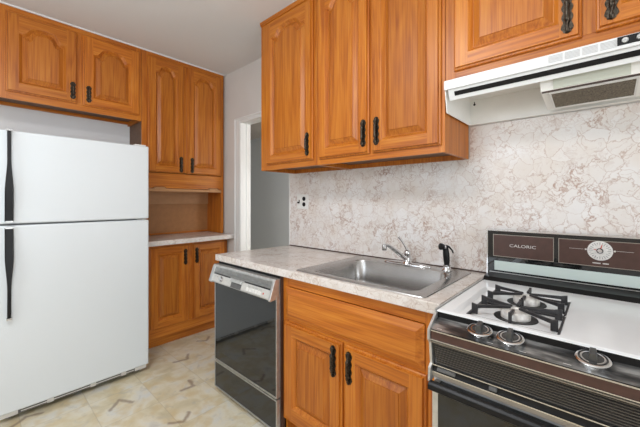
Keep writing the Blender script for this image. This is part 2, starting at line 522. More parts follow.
for a, b_, c, d in ((0.65, 0.70, 1.0, 2.2), (1.90, 1.95, 1.0, 2.2), (0.70, 1.90, 1.0, 1.05), (0.70, 1.90, 2.15, 2.2), (0.70, 1.90, 1.58, 1.62)):
    mb.box(-1.39, -1.34, a, b_, c, d)
struct('window_2', mb, M['trim'])  # unseen window, placed for its light on the right wall
# hallway beyond the doorway
mb = MB(); mb.box(2.75, 2.87, -0.62, 4.72, 0, 2.26); struct('wall_hall', mb, M['hall'])
mb = MB(); mb.box(1.83, 2.75, 4.6, 4.72, 0, 2.26); struct('wall_hall_end', mb, M['hall'])
mb = MB(); mb.box(1.83, 2.75, -0.62, -0.5, 0, 2.18); struct('wall_hall_near', mb, M['hall'])
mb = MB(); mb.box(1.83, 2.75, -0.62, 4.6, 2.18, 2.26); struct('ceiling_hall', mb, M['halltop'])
mb = MB(); mb.box(XB, 1.83, 3.32, 4.72, 0, 2.26); struct('wall_hall_side', mb, M['hall'])
# door casing: near jamb liner, far jamb liner, flat casing with a back band
mb = MB()
mb.box(XB - 0.014, XB, DY1, DY1 + 0.072, 0, DZ + 0.018)
mb.box(XB - 0.022, XB, DY1 + 0.072, DY1 + 0.087, 0, DZ + 0.032)
mb.box(XB - 0.014, XB, DY0, DY1, DZ, DZ + 0.018)
mb.box(XB - 0.022, XB, DY0, DY1 + 0.072, DZ + 0.018, DZ + 0.032)
mb.box(XB - 0.012, XB + 0.105, DY1 - 0.012, DY1, 0, DZ)
mb.box(XB - 0.012, XB + 0.105, DY0, DY1 - 0.012, DZ - 0.015, DZ)
mb.box(XB + 0.0, XB + 0.10, DY0, DY0 + 0.010, 0, DZ - 0.015)
mb.box(XB + 0.05, XB + 0.065, DY1 - 0.022, DY1 - 0.012, 0, DZ - 0.015)
struct('trim_1', mb, M['trim'], bevel=0.002)
# white caulk bead where cabinets meet the ceiling
mb = MB(); mb.box(0.06, XB - 0.002, 2.878, 2.889, CEIL - 0.009, CEIL); struct('trim_2', mb, M['trim'])

# laminate backsplash sheet
BX = XB - 0.0045
rt = thing('backsplash', (BX, 1.1, 0.914), 'pinkish white marbled laminate sheet covering the wall above counter and range', 'backsplash')
mb = MB()
mb.prism([(1.895, 0.915), (1.895, 1.494), (0.514, 1.494), (0.514, 1.66), (-1.2, 1.66), (-1.2, 0.70), (0.425, 0.70), (0.425, 0.915)], 'x', BX, XB - 0.0005)
mb.build('marbled_sheet', M['splash'], rt)
mb = MB(); mb.box(BX - 0.001, XB - 0.0005, 1.895, 1.904, 0.915, 1.494); mb.build('edge_strip', M['trim'], rt)
mb = MB(); mb.box(BX - 0.005, BX, 0.43, 1.895, 0.9145, 0.921); mb.build('seam_strip', M['brownedge'], rt)


# ---------------------------------------------------------------- cabinet doors and pulls
def pull(parent, c, U, N, L=0.145, s=1.0):
    """ornate antique bronze pull: scalloped backplate and a turned, bowed grip"""
    c, U, N = Vector(c), Vector(U), Vector(N)
    mb = MB()
    n = 30
    half = []
    for i in range(n + 1):
        z = (i / n - 0.5) * L
        a = abs(z) / (L / 2)
        w = 0.0112 + 0.0055 * abs(math.sin(a * 7.0)) ** 1.5 + (0.002 if 0.70 < a < 0.86 else 0)
        if a > 0.93: w *= max(0.15, 1 - (a - 0.93) / 0.075)
        half.append((w * s, z))
    outline = [(w, z) for w, z in half] + [(-w, z) for w, z in reversed(half)]
    mb.loft([[c + U * u + Z * z + N * k for u, z in outline] for k in (0.0, 0.003)])
    path, rad = [], []
    m_ = 26
    for i in range(m_ + 1):
        z = (i / m_ - 0.5) * L * 0.93
        a = abs(z) / (L * 0.465)
        out = 0.004 + 0.012 * (1 - a ** 3)
        r = 0.0048 + 0.0016 * math.cos(a * 2.4) + (0.0022 if 0.36 < a < 0.47 else 0) + (0.0024 if a > 0.84 else 0) - (0.0014 if 0.60 < a < 0.78 else 0)
        path.append(c + Z * z + N * out); rad.append(r * s)
    mb.tube(path, rad, 10)
    return mb.build('pull_handle', M['bronze'], parent, smooth=50)


def prof(s):
    u = abs(2 * s - 1)
    if u > 0.82: return 0.0
    if u < 0.44: return 1 - 0.16 * (u / 0.44) ** 2
    t = (u - 0.44) / 0.38
    return 0.84 * (1 - t * t * (3 - 2 * t))


def door(parent, o, U, N, w, h, st=0.058, arch=0.0, hp=None, UM=None, th=0.024, top=None, L=0.145):
    o, U, N = Vector(o), Vector(U), Vector(N)
    top = st if top is None else top
    P = lambda u, n, z: o + U * u + N * n + Z * z
    K = 25 if arch else 2

    def contour(d):
        pts = [(st + d, st + d), (w - st - d, st + d)]
        for k in range(K):
            s = 1 - k / (K - 1)
            pts.append((st + d + (w - 2 * st - 2 * d) * s, h - top - arch + arch * prof(s) - d))
        return pts
    mb = MB()
    rect = lambda e: [(e, e), (w - e, e), (w - e, h - e), (e, h - e)]
    mb.loft([[P(u, n, z) for u, z in rect(e)] for e, n in ((0, 0), (0, 0.009), (0.003, 0.012), (0.008, 0.013), (0.010, th))], 0, cap1=False)
    e = 0.010
    mb.add([P(u, th, z) for u, z in ((e, e), (st, e), (st, h - e), (e, h - e))], [(0, 1, 2, 3)], 0)
    mb.add([P(u, th, z) for u, z in ((w - st, e), (w - e, e), (w - e, h - e), (w - st, h - e))], [(0, 1, 2, 3)], 0)
    mb.add([P(u, th, z) for u, z in ((st, e), (w - st, e), (w - st, st), (st, st))], [(0, 1, 2, 3)], 1)
    pts = contour(0)
    poly = [(st, h - e), (w - st, h - e)] + pts[2:]
    mb.add([P(u, th, z) for u, z in poly], [tuple(range(len(poly)))], 1)
    mb.loft([[P(u, n, z) for u, z in contour(d)] for d, n in ((0, th), (0.002, th - 0.0006), (0.014, th - 0.0145), (0.0165, th - 0.017))], 0, cap0=False, cap1=False)
    d_ = mb.build('door', [OAKZ, UM], parent)
    mb = MB()
    mb.loft([[P(u, n, z) for u, z in contour(d)] for d, n in ((0.016, th - 0.0205), (0.016, th - 0.017), (0.019, th - 0.0172), (0.044, th - 0.0045), (0.0454, th - 0.0012))], 0)
    mb.build('raised_panel', [OAKP], d_)
    if hp:
        pull(d_, P(hp[0], th, hp[1]), U, N, L)
    return d_


NB, UB = Vector((-1, 0, 0)), Vector((0, -1, 0))     # right wall: outward normal, left-to-right
NA, UA = Vector((0, -1, 0)), Vector((1, 0, 0))      # back wall


def wall_unit_b(root, y0, y1, z0, ztop, xf, xb=XB - 0.002, lstile=0.045, rstile=0.045, bot=0.04, topr=0.05, mids=(), close_left=True):
    """carcass + face frame of a cabinet hung on the right wall; y1 is its far end"""
    mb = MB()
    mb.box(xf + 0.018, xb, y1 - 0.016, y1, z0, ztop, 0)
    mb.box(xf + 0.018, xb, y0, y0 + 0.016, z0, ztop, 0)
    mb.box(xf + 0.018, xb, y0 + 0.016, y1 - 0.016, ztop - 0.016, ztop, 1)
    mb.box(xb - 0.006, xb, y0 + 0.016, y1 - 0.016, z0, ztop - 0.016, 0)
    mb.build('carcass', [OAKZ, OAKY], root)
    mb = MB(); mb.box(xf + 0.018, xb - 0.006, y0 + 0.016, y1 - 0.016, z0 + 0.028, z0 + 0.044); mb.build('bottom_panel', [M['panelshade']], root)
    mb = MB()
    mb.box(xf, xf + 0.018, y1 - lstile, y1, z0, ztop, 0)
    mb.box(xf, xf + 0.018, y0, y0 + rstile, z0, ztop, 0)
    mb.box(xf, xf + 0.018, y0 + rstile, y1 - lstile, z0, z0 + bot, 1)
    mb.box(xf, xf + 0.018, y0 + rstile, y1 - lstile, ztop - topr, ztop, 1)
    for a, b_ in mids: mb.box(xf, xf + 0.018, a, b_, z0 + bot, ztop - topr, 0)
    mb.build('face_frame', [OAKZ, OAKY], root, bevel=0.001)
    mb = MB()
    mb.prism([(xf, ztop - 0.026), (xf - 0.006, ztop - 0.024), (xf - 0.013, ztop - 0.004), (xf - 0.013, ztop), (xf, ztop)], 'y', y0, y1)
    mb.build('crown_strip', [OAKY], root)


CT = CEIL - 0.001
XF = 1.40
root = thing('wall_cabinet', (1.56, 1.57, 1.495), 'single-door oak wall cabinet beside the doorway, left end of the run over the sink', 'cabinet', 'oak wall cabinets over the counter and range')
wall_unit_b(root, 1.297, 1.847, 1.495, CT, XF, lstile=0.07, rstile=0.03)
door(root, (XF, 1.772, 1.530), UB, NB, 0.452, 0.985, st=0.056, arch=0.058, hp=(0.415, 0.098), UM=OAKY, top=0.052)
root = thing('wall_cabinet', (1.56, 0.91, 1.495), 'two-door oak wall cabinet hanging over the sink, right up to the hood', 'cabinet', 'oak wall cabinets over the counter and range')
wall_unit_b(root, 0.522, 1.295, 1.495, CT, XF, lstile=0.03, rstile=0.03, mids=((0.885, 0.920),))
door(root, (XF, 1.271, 1.527), UB, NB, 0.359, 0.988, st=0.058, arch=0.058, hp=(0.330, 0.108), UM=OAKY, top=0.052)
door(root, (XF, 0.893, 1.527), UB, NB, 0.357, 0.988, st=0.058, arch=0.058, hp=(0.032, 0.108), UM=OAKY, top=0.052)
root = thing('wall_cabinet', (1.56, 0.06, 1.80), 'short oak wall cabinet directly above the white range hood', 'cabinet', 'oak wall cabinets over the counter and range')
wall_unit_b(root, -0.40, 0.520, 1.80, CT, XF, lstile=0.042, rstile=0.045, bot=0.045, mids=((0.012, 0.062),))
door(root, (XF, 0.480, 1.838), UB, NB, 0.424, 0.675, st=0.060, arch=0.055, hp=(0.386, 0.092), UM=OAKY)
door(root, (XF, 0.020, 1.842), UB, NB, 0.40, 0.671, st=0.060, arch=0.055, hp=(0.038, 0.092), UM=OAKY)

# ---------------------------------------------------------------- cabinet over the refrigerator
YF = 2.89
YB = YA - 0.002
root = thing('overhead_cabinet', (0.5, 3.05, 1.95), 'wide low oak cabinet with two arched doors above the white refrigerator', 'cabinet')
mb = MB()
mb.box(0.06, 0.076, YF + 0.018, YB, 1.95, CT, 0); mb.box(0.928, 0.944, YF + 0.018, YB, 1.95, CT, 0)
mb.box(0.076, 0.928, YF + 0.018, YB, CT - 0.016, CT, 1)
mb.box(0.076, 0.928, YB - 0.006, YB, 2.004, CT - 0.016, 0)
mb.box(0.076, 0.928, YB - 0.02, YB, 1.965, 1.988, 1)
mb.build('carcass', [OAKZ, OAKX], root)
mb = MB(); mb.box(0.076, 0.928, YF + 0.018, YB - 0.006, 1.988, 2.004); mb.build('bottom_panel', [M['panelshade']], root)
mb = MB()
mb.box(0.06, 0.148, YF, YF + 0.018, 1.95, CT, 0); mb.box(0.905, 0.944, YF, YF + 0.018, 1.95, CT, 0)
mb.box(0.148, 0.905, YF, YF + 0.018, 1.95, 2.004, 1); mb.box(0.148, 0.905, YF, YF + 0.018, CT - 0.06, CT, 1)
mb.box(0.497, 0.552, YF, YF + 0.018, 2.004, CT - 0.06, 0)
mb.build('face_frame', [OAKZ, OAKX], root, bevel=0.001)
door(root, (0.133, YF, 1.996), UA, NA, 0.374, 0.523, st=0.062, arch=0.060, hp=(0.347, 0.086), UM=OAKX, top=0.066, L=0.125)
door(root, (0.541, YF, 1.990), UA, NA, 0.384, 0.529, st=0.062, arch=0.060, hp=(0.034, 0.088), UM=OAKX, top=0.066, L=0.125)

# ---------------------------------------------------------------- hutch: upper unit with open niche
root = thing('hutch_cabinet', (1.33, 3.05, 0.948), 'tall oak upper cabinet with two arched doors and an open niche, in the back corner', 'cabinet')
hx0, hx1 = 0.946, 1.712
mb = MB()
mb.box(hx1 - 0.016, hx1, YF + 0.018, YB, 0.948, CT, 0)
mb.box(hx0 + 0.016, hx1 - 0.016, YF + 0.018, YB - 0.006, 1.39, 1.406, 1)
mb.box(hx0 + 0.016, hx1 - 0.016, YF + 0.018, YB, CT - 0.016, CT, 1)
mb.build('carcass', [OAKZ, OAKX], root)
mb = MB()
mb.box(hx0, hx0 + 0.046, YF, YF + 0.018, 0.948, CT, 0); mb.box(hx1 - 0.030, hx1, YF, YF + 0.018, 0.948, CT, 0)
mb.box(hx0 + 0.046, hx1 - 0.030, YF, YF + 0.018, CT - 0.05, CT, 1)
mb.box(1.290, 1.330, YF, YF + 0.018, 1.535, CT - 0.05, 0)
mb.build('face_frame', [OAKZ, OAKX], root, bevel=0.001)
mb = MB(); mb.box(hx0, hx0 + 0.016, YF + 0.018, YB, 0.948, CT, 0); mb.build('side_panel', [M['panelshade']], root)  # darkened in colour to carry the shade above the refrigerator


def tabbed(x0, x1, z, up, grow):
    pts = [(x0, z)]
    for nx in (1.09, 1.60):
        pts += [(nx - 0.055 - grow, z), (nx - 0.040 - grow, z + up), (nx + 0.040 + grow, z + up), (nx + 0.055 + grow, z)]
    return pts + [(x1, z)]


ax0, ax1 = hx0 + 0.046, hx1 - 0.030
mb = MB(); mb.prism(tabbed(ax0, ax1, 1.389, 0.014, 0.003) + [(ax1, 1.522), (ax0, 1.522)], 'y', YF - 0.003, YF + 0.014)
mb.build('apron_board', [OAKX], root)
mb = MB(); mb.prism(tabbed(ax0, ax1, 1.384, 0.014, 0.0) + [(ax1, 1.360), (ax0, 1.360)], 'y', YF - 0.009, YF + 0.012)
mb.build('notched_rail', [PALER], root)
mb = MB(); mb.box(hx0 + 0.016, hx1 - 0.016, YB - 0.006, YB, 0.948, CT - 0.016, 0); mb.build('back_panel', [PALEX], root)
mb = MB(); mb.box(hx0 + 0.016, hx1 - 0.016, YB - 0.026, YB - 0.006, 1.245, 1.39, 0); mb.build('back_cleat', [PALER], root, bevel=0.002)
mb = MB(); mb.box(hx0 + 0.016, hx1 - 0.016, YB - 0.018, YB - 0.006, 0.948, 0.968, 0); mb.build('base_molding', [OAKX], root, bevel=0.002)
door(root, (0.992, YF, 1.528), UA, NA, 0.306, 0.992, st=0.057, arch=0.058, hp=(0.277, 0.080), UM=OAKX, top=0.060)
door(root, (1.324, YF, 1.528), UA, NA, 0.356, 0.992, st=0.062, arch=0.058, hp=(0.048, 0.080), UM=OAKX, top=0.060)

# hutch base cabinet
YL = 2.84
root = thing('base_cabinet', (1.33, 3.0, 0), 'oak base cabinet with two tall plain doors beside the refrigerator', 'cabinet')
lx0, lx1 = 0.946, 1.724
mb = MB()
mb.box(lx0, lx0 + 0.016, YL + 0.018, YB, 0, 0.903, 0); mb.box(lx1 - 0.016, lx1, YL + 0.018, YB, 0, 0.903, 0)
mb.box(lx0 + 0.016, lx1 - 0.016, YL + 0.018, YB - 0.006, 0.10, 0.116, 1)
mb.box(lx0 + 0.016, lx1 - 0.016, YB - 0.006, YB, 0.0, 0.903, 0)
mb.build('carcass', [OAKZ, OAKX], root)
mb = MB()
mb.box(lx0, lx0 + 0.05, YL, YL + 0.018, 0.10, 0.903, 0); mb.box(lx1 - 0.03, lx1, YL, YL + 0.018, 0.10, 0.903, 0)
mb.box(lx0 + 0.05, lx1 - 0.03, YL, YL + 0.018, 0.10, 0.20, 1); mb.box(lx0 + 0.05, lx1 - 0.03, YL, YL + 0.018, 0.87, 0.903, 1)
mb.box(1.305, 1.37, YL, YL + 0.018, 0.20, 0.87, 0)
mb.build('face_frame', [OAKZ, OAKX], root, bevel=0.001)
mb = MB(); mb.box(lx0 + 0.016, lx1 - 0.016, YL + 0.07, YL + 0.086, 0, 0.10); mb.build('toe_kick', [OAKX], root)
door(root, (0.984, YL, 0.180), UA, NA, 0.335, 0.702, st=0.066, hp=(0.302, 0.590), UM=OAKX)
door(root, (1.357, YL, 0.180), UA, NA, 0.352, 0.702, st=0.066, hp=(0.036, 0.590), UM=OAKX)
mb = MB(); mb.box(0.93, XB - 0.002, 2.715, YB, 0.905, 0.946)
tag(mb.build('countertop', [M['ctop']], bevel=0.004), 'small marbled laminate countertop under the oak niche in the corner', 'countertop')

# ---------------------------------------------------------------- sink base cabinet
CX = 1.130
root = thing('sink_cabinet', (1.42, 0.86, 0), 'oak base cabinet with false drawer front and two doors under the sink', 'cabinet')
cy0, cy1 = 0.432, 1.293
mb = MB()
mb.box(CX + 0.018, XB - 0.002, cy1 - 0.016, cy1, 0, 0.870, 0); mb.box(CX + 0.018, XB - 0.002, cy0, cy0 + 0.016, 0, 0.870, 0)
mb.box(CX + 0.018, XB - 0.01, cy0 + 0.016, cy1 - 0.016, 0.10, 0.116, 1)
mb.box(XB - 0.01, XB - 0.002, cy0 + 0.016, cy1 - 0.016, 0, 0.870, 0)
mb.build('carcass', [OAKZ, OAKY], root)
mb = MB()
mb.box(CX, CX + 0.018, cy1 - 0.045, cy1, 0.10, 0.870, 0); mb.box(CX, CX + 0.018, cy0, cy0 + 0.062, 0.10, 0.870, 0)
mb.box(CX, CX + 0.018, cy0 + 0.062, cy1 - 0.045, 0.82, 0.870, 1); mb.box(CX, CX + 0.018, cy0 + 0.062, cy1 - 0.045, 0.63, 0.68, 1)
mb.box(CX, CX + 0.018, cy0 + 0.062, cy1 - 0.045, 0.10, 0.15, 1); mb.box(CX, CX + 0.018, 0.845, 0.89, 0.15, 0.63, 0)
mb.build('face_frame', [OAKZ, OAKY], root, bevel=0.001)
mb = MB(); mb.box(CX + 0.07, CX + 0.086, cy0 + 0.016, cy1 - 0.016, 0, 0.10); mb.build('toe_kick', [OAKY], root)
mb = MB()
w, h = 0.774, 0.170
o = Vector((CX, 1.268, 0.648))
mb.loft([[o + UB * u + NB * n + Z * z for u, z in ((e, e), (w - e, e), (w - e, h - e), (e, h - e))]
         for e, n in ((0, 0), (0, 0.007), (0.010, 0.010), (0.026, 0.018), (0.030, 0.020))])
mb.build('drawer_front', [OAKY], root)
door(root, (CX, 1.268, 0.130), UB, NB, 0.389, 0.503, st=0.062, hp=(0.346, 0.412), UM=OAKY)
door(root, (CX, 0.862, 0.130), UB, NB, 0.376, 0.503, st=0.062, hp=(0.030, 0.412), UM=OAKY)

# countertop with sink cut-out
sx0, sx1, sy0, sy1 = 1.148, 1.662, 0.515, 1.175       # the hole
mb = MB()
tx0, tx1, ty0, ty1 = 1.102, BX - 0.001, 0.430, 1.955
for z in (0.873, 0.914):
    pass
outer = [(tx0, ty0), (tx1, ty0), (tx1, 1.908), (tx0, 1.966)]
inner = [(sx0, sy0), (sx1, sy0), (sx1, sy1), (sx0, sy1)]
vs = [(x, y, z) for z in (0.873, 0.914) for ring in (outer, inner) for x, y in ring]
fs = []
for i in range(4):
    j = (i + 1) % 4
    fs += [(8 + i, 8 + j, 12 + j, 12 + i), (i, 4 + i, 4 + j, j), (i, j, 8 + j, 8 + i), (4 + i, 12 + i, 12 + j, 4 + j)]
mb.add(vs, fs)
tag(mb.build('countertop', [M['ctop']], bevel=0.003), 'long marbled laminate countertop holding the steel sink', 'countertop')

# ---------------------------------------------------------------- stainless sink
root = thing('sink', (1.40, 0.845, 0.914), 'rectangular stainless steel drop-in sink set into the marbled countertop', 'sink')


def rrect(x0, x1, y0, y1, r, z, n=7):
    pts = []
    for cx, cy, a0 in ((x1 - r, y1 - r, 0), (x0 + r, y1 - r, 90), (x0 + r, y0 + r, 180), (x1 - r, y0 + r, 270)):
        for k in range(n):
            a = math.radians(a0 + 90 * k / (n - 1))
            pts.append((cx + r * math.cos(a), cy + r * math.sin(a), z))
    return pts


mb = MB()
bx0, bx1, by0, by1 = 1.175, 1.592, 0.560, 1.125
loops = [rrect(1.124, 1.686, 0.493, 1.197, 0.018, 0.9145), rrect(1.126, 1.684, 0.495, 1.195, 0.018, 0.918),
         rrect(1.136, 1.674, 0.505, 1.185, 0.018, 0.9195), rrect(bx0 - 0.016, bx1 + 0.014, by0 - 0.016, by1 + 0.016, 0.065, 0.9185),
         rrect(bx0 - 0.006, bx1 + 0.005, by0 - 0.006, by1 + 0.006, 0.062, 0.916), rrect(bx0, bx1, by0, by1, 0.06, 0.907),
         rrect(bx0 + 0.006, bx1 - 0.006, by0 + 0.006, by1 - 0.006, 0.058, 0.80), rrect(bx0 + 0.012, bx1 - 0.012, by0 + 0.012, by1 - 0.012, 0.055, 0.775),
         rrect(bx0 + 0.03, bx1 - 0.03, by0 + 0.03, by1 - 0.03, 0.05, 0.757), rrect(bx0 + 0.06, bx1 - 0.06, by0 + 0.06, by1 - 0.06, 0.04, 0.754)]
mb.loft(loops, 0, cap0=False, cap1=True)
mb.build('basin', [M['steel']], root, smooth=40)
mb = MB(); mb.lathe([(0.0, 0.0), (0.042, 0.0), (0.045, 0.002), (0.040, 0.0035), (0.020, 0.001), (0.0, 0.001)], (1.39, 0.845, 0.7545))
mb.build('drain', [M['chrome']], root, smooth=40)

# single-lever faucet on the sink deck
FZ = 0.919
root = thing('faucet', (1.640, 0.825, FZ), 'chrome single-lever faucet with raised spout on the sink deck', 'faucet')
mb = MB()
ell = lambda a, b_, z: [(1.640 + a * math.cos(t * math.pi / 16) * (1 if True else 0), 0.828 + b_ * math.copysign(abs(math.sin(t * math.pi / 16)) ** 0.8, math.sin(t * math.pi / 16)), z) for t in range(32)]
mb.loft([ell(0.027, 0.142, FZ), ell(0.027, 0.142, FZ + 0.005), ell(0.022, 0.134, FZ + 0.010), ell(0.014, 0.08, FZ + 0.014)])
mb.build('escutcheon', [M['chrome']], root, smooth=50)
mb = MB()
mb.lathe([(0.028, 0), (0.024, 0.008), (0.0195, 0.016), (0.0185, 0.050), (0.0195, 0.053), (0.0190, 0.066), (0.014, 0.074), (0.007, 0.077), (0.0, 0.078)], (1.640, 0.822, FZ + 0.006))
mb.build('valve_body', [M['chrome']], root, smooth=50)
mb = MB()
mb.tube([(1.635, 0.824, FZ + 0.030), (1.60, 0.834, FZ + 0.053), (1.55, 0.848, FZ + 0.086), (1.51, 0.859, FZ + 0.112), (1.488, 0.865, FZ + 0.121), (1.474, 0.869, FZ + 0.122)],
        [0.015, 0.0145, 0.013, 0.012, 0.012, 0.010], 14, squash=0.8)
mb.build('spout', [M['chrome']], root, smooth=50)
mb = MB(); mb.lathe([(0.0115, 0.013), (0.0125, 0.011), (0.0125, -0.014), (0.0115, -0.017), (0.008, -0.017)], (1.472, 0.870, FZ + 0.112))
mb.build('aerator', [M['steel']], root, smooth=50)
mb = MB()
mb.tube([(1.640, 0.822, FZ + 0.078), (1.636, 0.830, FZ + 0.098), (1.628, 0.848, FZ + 0.130), (1.622, 0.862, FZ + 0.150), (1.620, 0.867, FZ + 0.156)], [0.0075, 0.006, 0.005, 0.0065, 0.005], 10)
mb.build('lever', [M['chrome']], root, smooth=50)

root = thing('side_sprayer', (1.640, 0.602, FZ), 'black hand sprayer standing in its chrome holder at the sink corner', 'sprayer')
mb = MB(); mb.lathe([(0.026, 0.0), (0.026, 0.004), (0.020, 0.010), (0.016, 0.022), (0.019, 0.028), (0.012, 0.029)], (1.640, 0.602, FZ))
mb.build('holder', [M['chrome']], root, smooth=50)
mb = MB(); mb.tube([(1.640, 0.602, FZ + 0.024), (1.640, 0.603, FZ + 0.05), (1.639, 0.605, FZ + 0.085), (1.637, 0.607, FZ + 0.112), (1.634, 0.609, FZ + 0.122)], [0.0125, 0.0155, 0.0165, 0.014, 0.010], 14)
mb.build('grip', [M['black']], root, smooth=50)
mb = MB(); mb.lathe([(0.010, -0.016), (0.0125, -0.010), (0.013, 0.008), (0.017, 0.016), (0.0175, 0.026), (0.014, 0.028), (0.0, 0.028)], (1.632, 0.610, FZ + 0.121), axis=(-0.85, 0.5, 0.12))
mb.build('spray_head', [M['black']], root, smooth=50)
mb = MB(); mb.lathe([(0.0136, 0.0), (0.0142, 0.002), (0.0142, 0.006), (0.0136, 0.008)], (1.632, 0.610, FZ + 0.121), axis=(-0.85, 0.5, 0.12))
mb.build('collar', [M['chrome']], root, smooth=50)
mb = MB(); mb.loft([[(1.640 + a, 0.592 + b_, FZ + 0.128) for a, b_ in ((-0.007, 0), (0.007, 0), (0.007, 0.010), (-0.007, 0.010))],
                    [(1.648 + a, 0.574 + b_, FZ + 0.104) for a, b_ in ((-0.006, 0), (0.006, 0), (0.006, 0.006), (-0.006, 0.006))],
                    [(1.648 + a, 0.570 + b_, FZ + 0.090) for a, b_ in ((-0.005, 0), (0.005, 0), (0.005, 0.005), (-0.005, 0.005))]])
mb.build('trigger', [M['black']], root, bevel=0.001)

# outlet and switch plate on the backsplash
root = thing('outlet_plate', (BX, 1.745, 1.27), 'white wall plate with a switch and two black outlets on the backsplash', 'outlet')
mb = MB(); mb.box(BX - 0.005, BX - 0.0002, 1.684, 1.808, 1.214, 1.328); mb.build('plate', [M['plate']], root, bevel=0.002)
for z in (1.293, 1.250):
    mb = MB(); mb.lathe([(0.0165, 0.0), (0.0165, 0.003), (0.015, 0.004), (0.0, 0.004)], (BX - 0.005, 1.729, z), axis=(-1, 0, 0), seg=20)
    mb.build('socket', [M['black']], root, smooth=40)
mb = MB(); mb.box(BX - 0.007, BX - 0.005, 1.777, 1.787, 1.258, 1.285); mb.box(BX - 0.018, BX - 0.006, 1.780, 1.793, 1.258, 1.270)
mb.build('toggle', [M['black']], root, bevel=0.001)

# ---------------------------------------------------------------- dishwasher
root = thing('dishwasher', (1.4, 1.615, 0), 'black built-in dishwasher with silver control strip at the counter end', 'dishwasher')
dy0, dy1 = 1.298, 1.942
mb = MB(); mb.box(1.115, XB - 0.01, dy0 + 0.004, dy1 - 0.004, 0.03, 0.868); mb.build('tub_body', [M['black']], root)
mb = MB(); mb.box(1.088, 1.115, dy0 + 0.006, dy1 - 0.006, 0.222, 0.765); mb.build('door_panel', [M['dwgl']], root)
mb = MB()
for a, b_ in ((dy0, dy0 + 0.006), (dy1 - 0.006, dy1)): mb.box(1.085, 1.115, a, b_, 0.215, 0.765)
mb.box(1.085, 1.115, dy0 + 0.006, dy1 - 0.006, 0.215, 0.222)
mb.build('door_trim', [M['satin']], root)
mb = MB(); mb.box(1.088, 1.115, dy0 + 0.006, dy1 - 0.006, 0.040, 0.200); mb.build('access_panel', [M['dwgl']], root)
mb = MB()
for a, b_ in ((dy0, dy0 + 0.006), (dy1 - 0.006, dy1)): mb.box(1.085, 1.115, a, b_, 0.034, 0.206)
mb.box(1.085, 1.115, dy0 + 0.006, dy1 - 0.006, 0.034, 0.040); mb.box(1.085, 1.115, dy0 + 0.006, dy1 - 0.006, 0.200, 0.206)
mb.build('access_trim', [M['satin']], root)
mb = MB(); mb.box(1.14, 1.16, dy0 + 0.01, dy1 - 0.01, 0.0, 0.03); mb.build('toe_plate', [M['black']], root)
con = None
mb = MB()   # console shell: slanted fascia, deep grip pocket, end caps
mb.prism([(1.114, 0.755), (1.048, 0.748), (1.046, 0.756), (1.062, 0.800), (1.114, 0.800)], 'y', dy0 + 0.016, dy1 - 0.016, 0)
mb.prism([(1.1145, 0.800), (1.110, 0.800), (1.110, 0.844), (1.1145, 0.844)], 'y', dy0 + 0.016, dy1 - 0.016, 0)
for a, b_ in ((dy0 + 0.002, dy0 + 0.020), (dy1 - 0.036, dy1 - 0.002)):
    mb.prism([(1.114, 0.752), (1.044, 0.744), (1.040, 0.752), (1.072, 0.844), (1.080, 0.856), (1.114, 0.856)], 'y', a, b_, 0)
mb.prism([(1.114, 0.842), (1.074, 0.842), (1.078, 0.856), (1.114, 0.856)], 'y', dy0 + 0.018, dy1 - 0.018, 0)
con = mb.build('console', [M['satin']], root, bevel=0.0015)
fn = Vector((-0.044, 0, 0.016)).normalized()
fascia = lambda y, k, out=0.0: Vector((1.046 + 0.016 * k, y, 0.756 + 0.044 * k)) + fn * out
fup = Vector((0.016, 0, 0.044)).normalized()


def fbox(mb, y0, y1, k0, k1, t, mat=0):
    mb.loft([[fascia(y0, k0, o_), fascia(y1, k0, o_), fascia(y1, k1, o_), fascia(y0, k1, o_)] for o_ in (-0.0005, t)], mat)


mb = MB(); fbox(mb, dy0 + 0.020, dy1 - 0.036, 0.0, 0.93, 0.0008); mb.build('control_strip', [M['strip']], con)
mb = MB(); fbox(mb, 1.560, 1.700, 0.98, 1.12, 0.010); fbox(mb, 1.575, 1.690, 0.62, 1.0, 0.014)
mb.build('latch', [M['satin']], con, bevel=0.002)
mb = MB(); mb.box(1.0615, 1.070, dy0 + 0.020, dy1 - 0.036, 0.7995, 0.8035); mb.build('pocket_edge', [M['black']], con)
mb = MB(); fbox(mb, 1.580, 1.685, -0.05, 0.60, 0.003); mb.build('latch_pocket', [M['darkgrey']], con)
mb = MB(); mb.lathe([(0.019, -0.001), (0.019, 0.004), (0.014, 0.006), (0.013, 0.015), (0.0, 0.016)], fascia(1.800, 0.52), axis=fn, seg=20)
mb.build('cycle_knob', [M['chrome']], con, smooth=40)
for k in range(5):
    mb = MB(); fbox(mb, 1.520 - k * 0.027 - 0.021, 1.520 - k * 0.027, 0.12, 0.55, 0.008)
    mb.build('button', [M['plate']], con, bevel=0.001)
mb = MB(); fbox(mb, 1.366, 1.374, 0.30, 0.50, 0.002); mb.build('indicator_light', [M['red']], con)
mb = MB(); 
for k in range(4): fbox(mb, 1.516 - k * 0.034 - 0.022, 1.516 - k * 0.034, 0.70, 0.76, 0.0008)
fbox(mb, 1.835, 1.90, 0.70, 0.76, 0.0008); fbox(mb, 1.72, 1.765, 0.55, 0.60, 0.0008)
mb.build('printed_marks', [M['darkgrey']], con)
mb = MB(); mb.box(1.110, 1.14, 1.2935, 1.2975, 0.0, 0.868)
tag(mb.build('filler_strip', [M['brownedge']]), 'narrow dark brown upright strip between dishwasher and sink cabinet', 'filler strip')

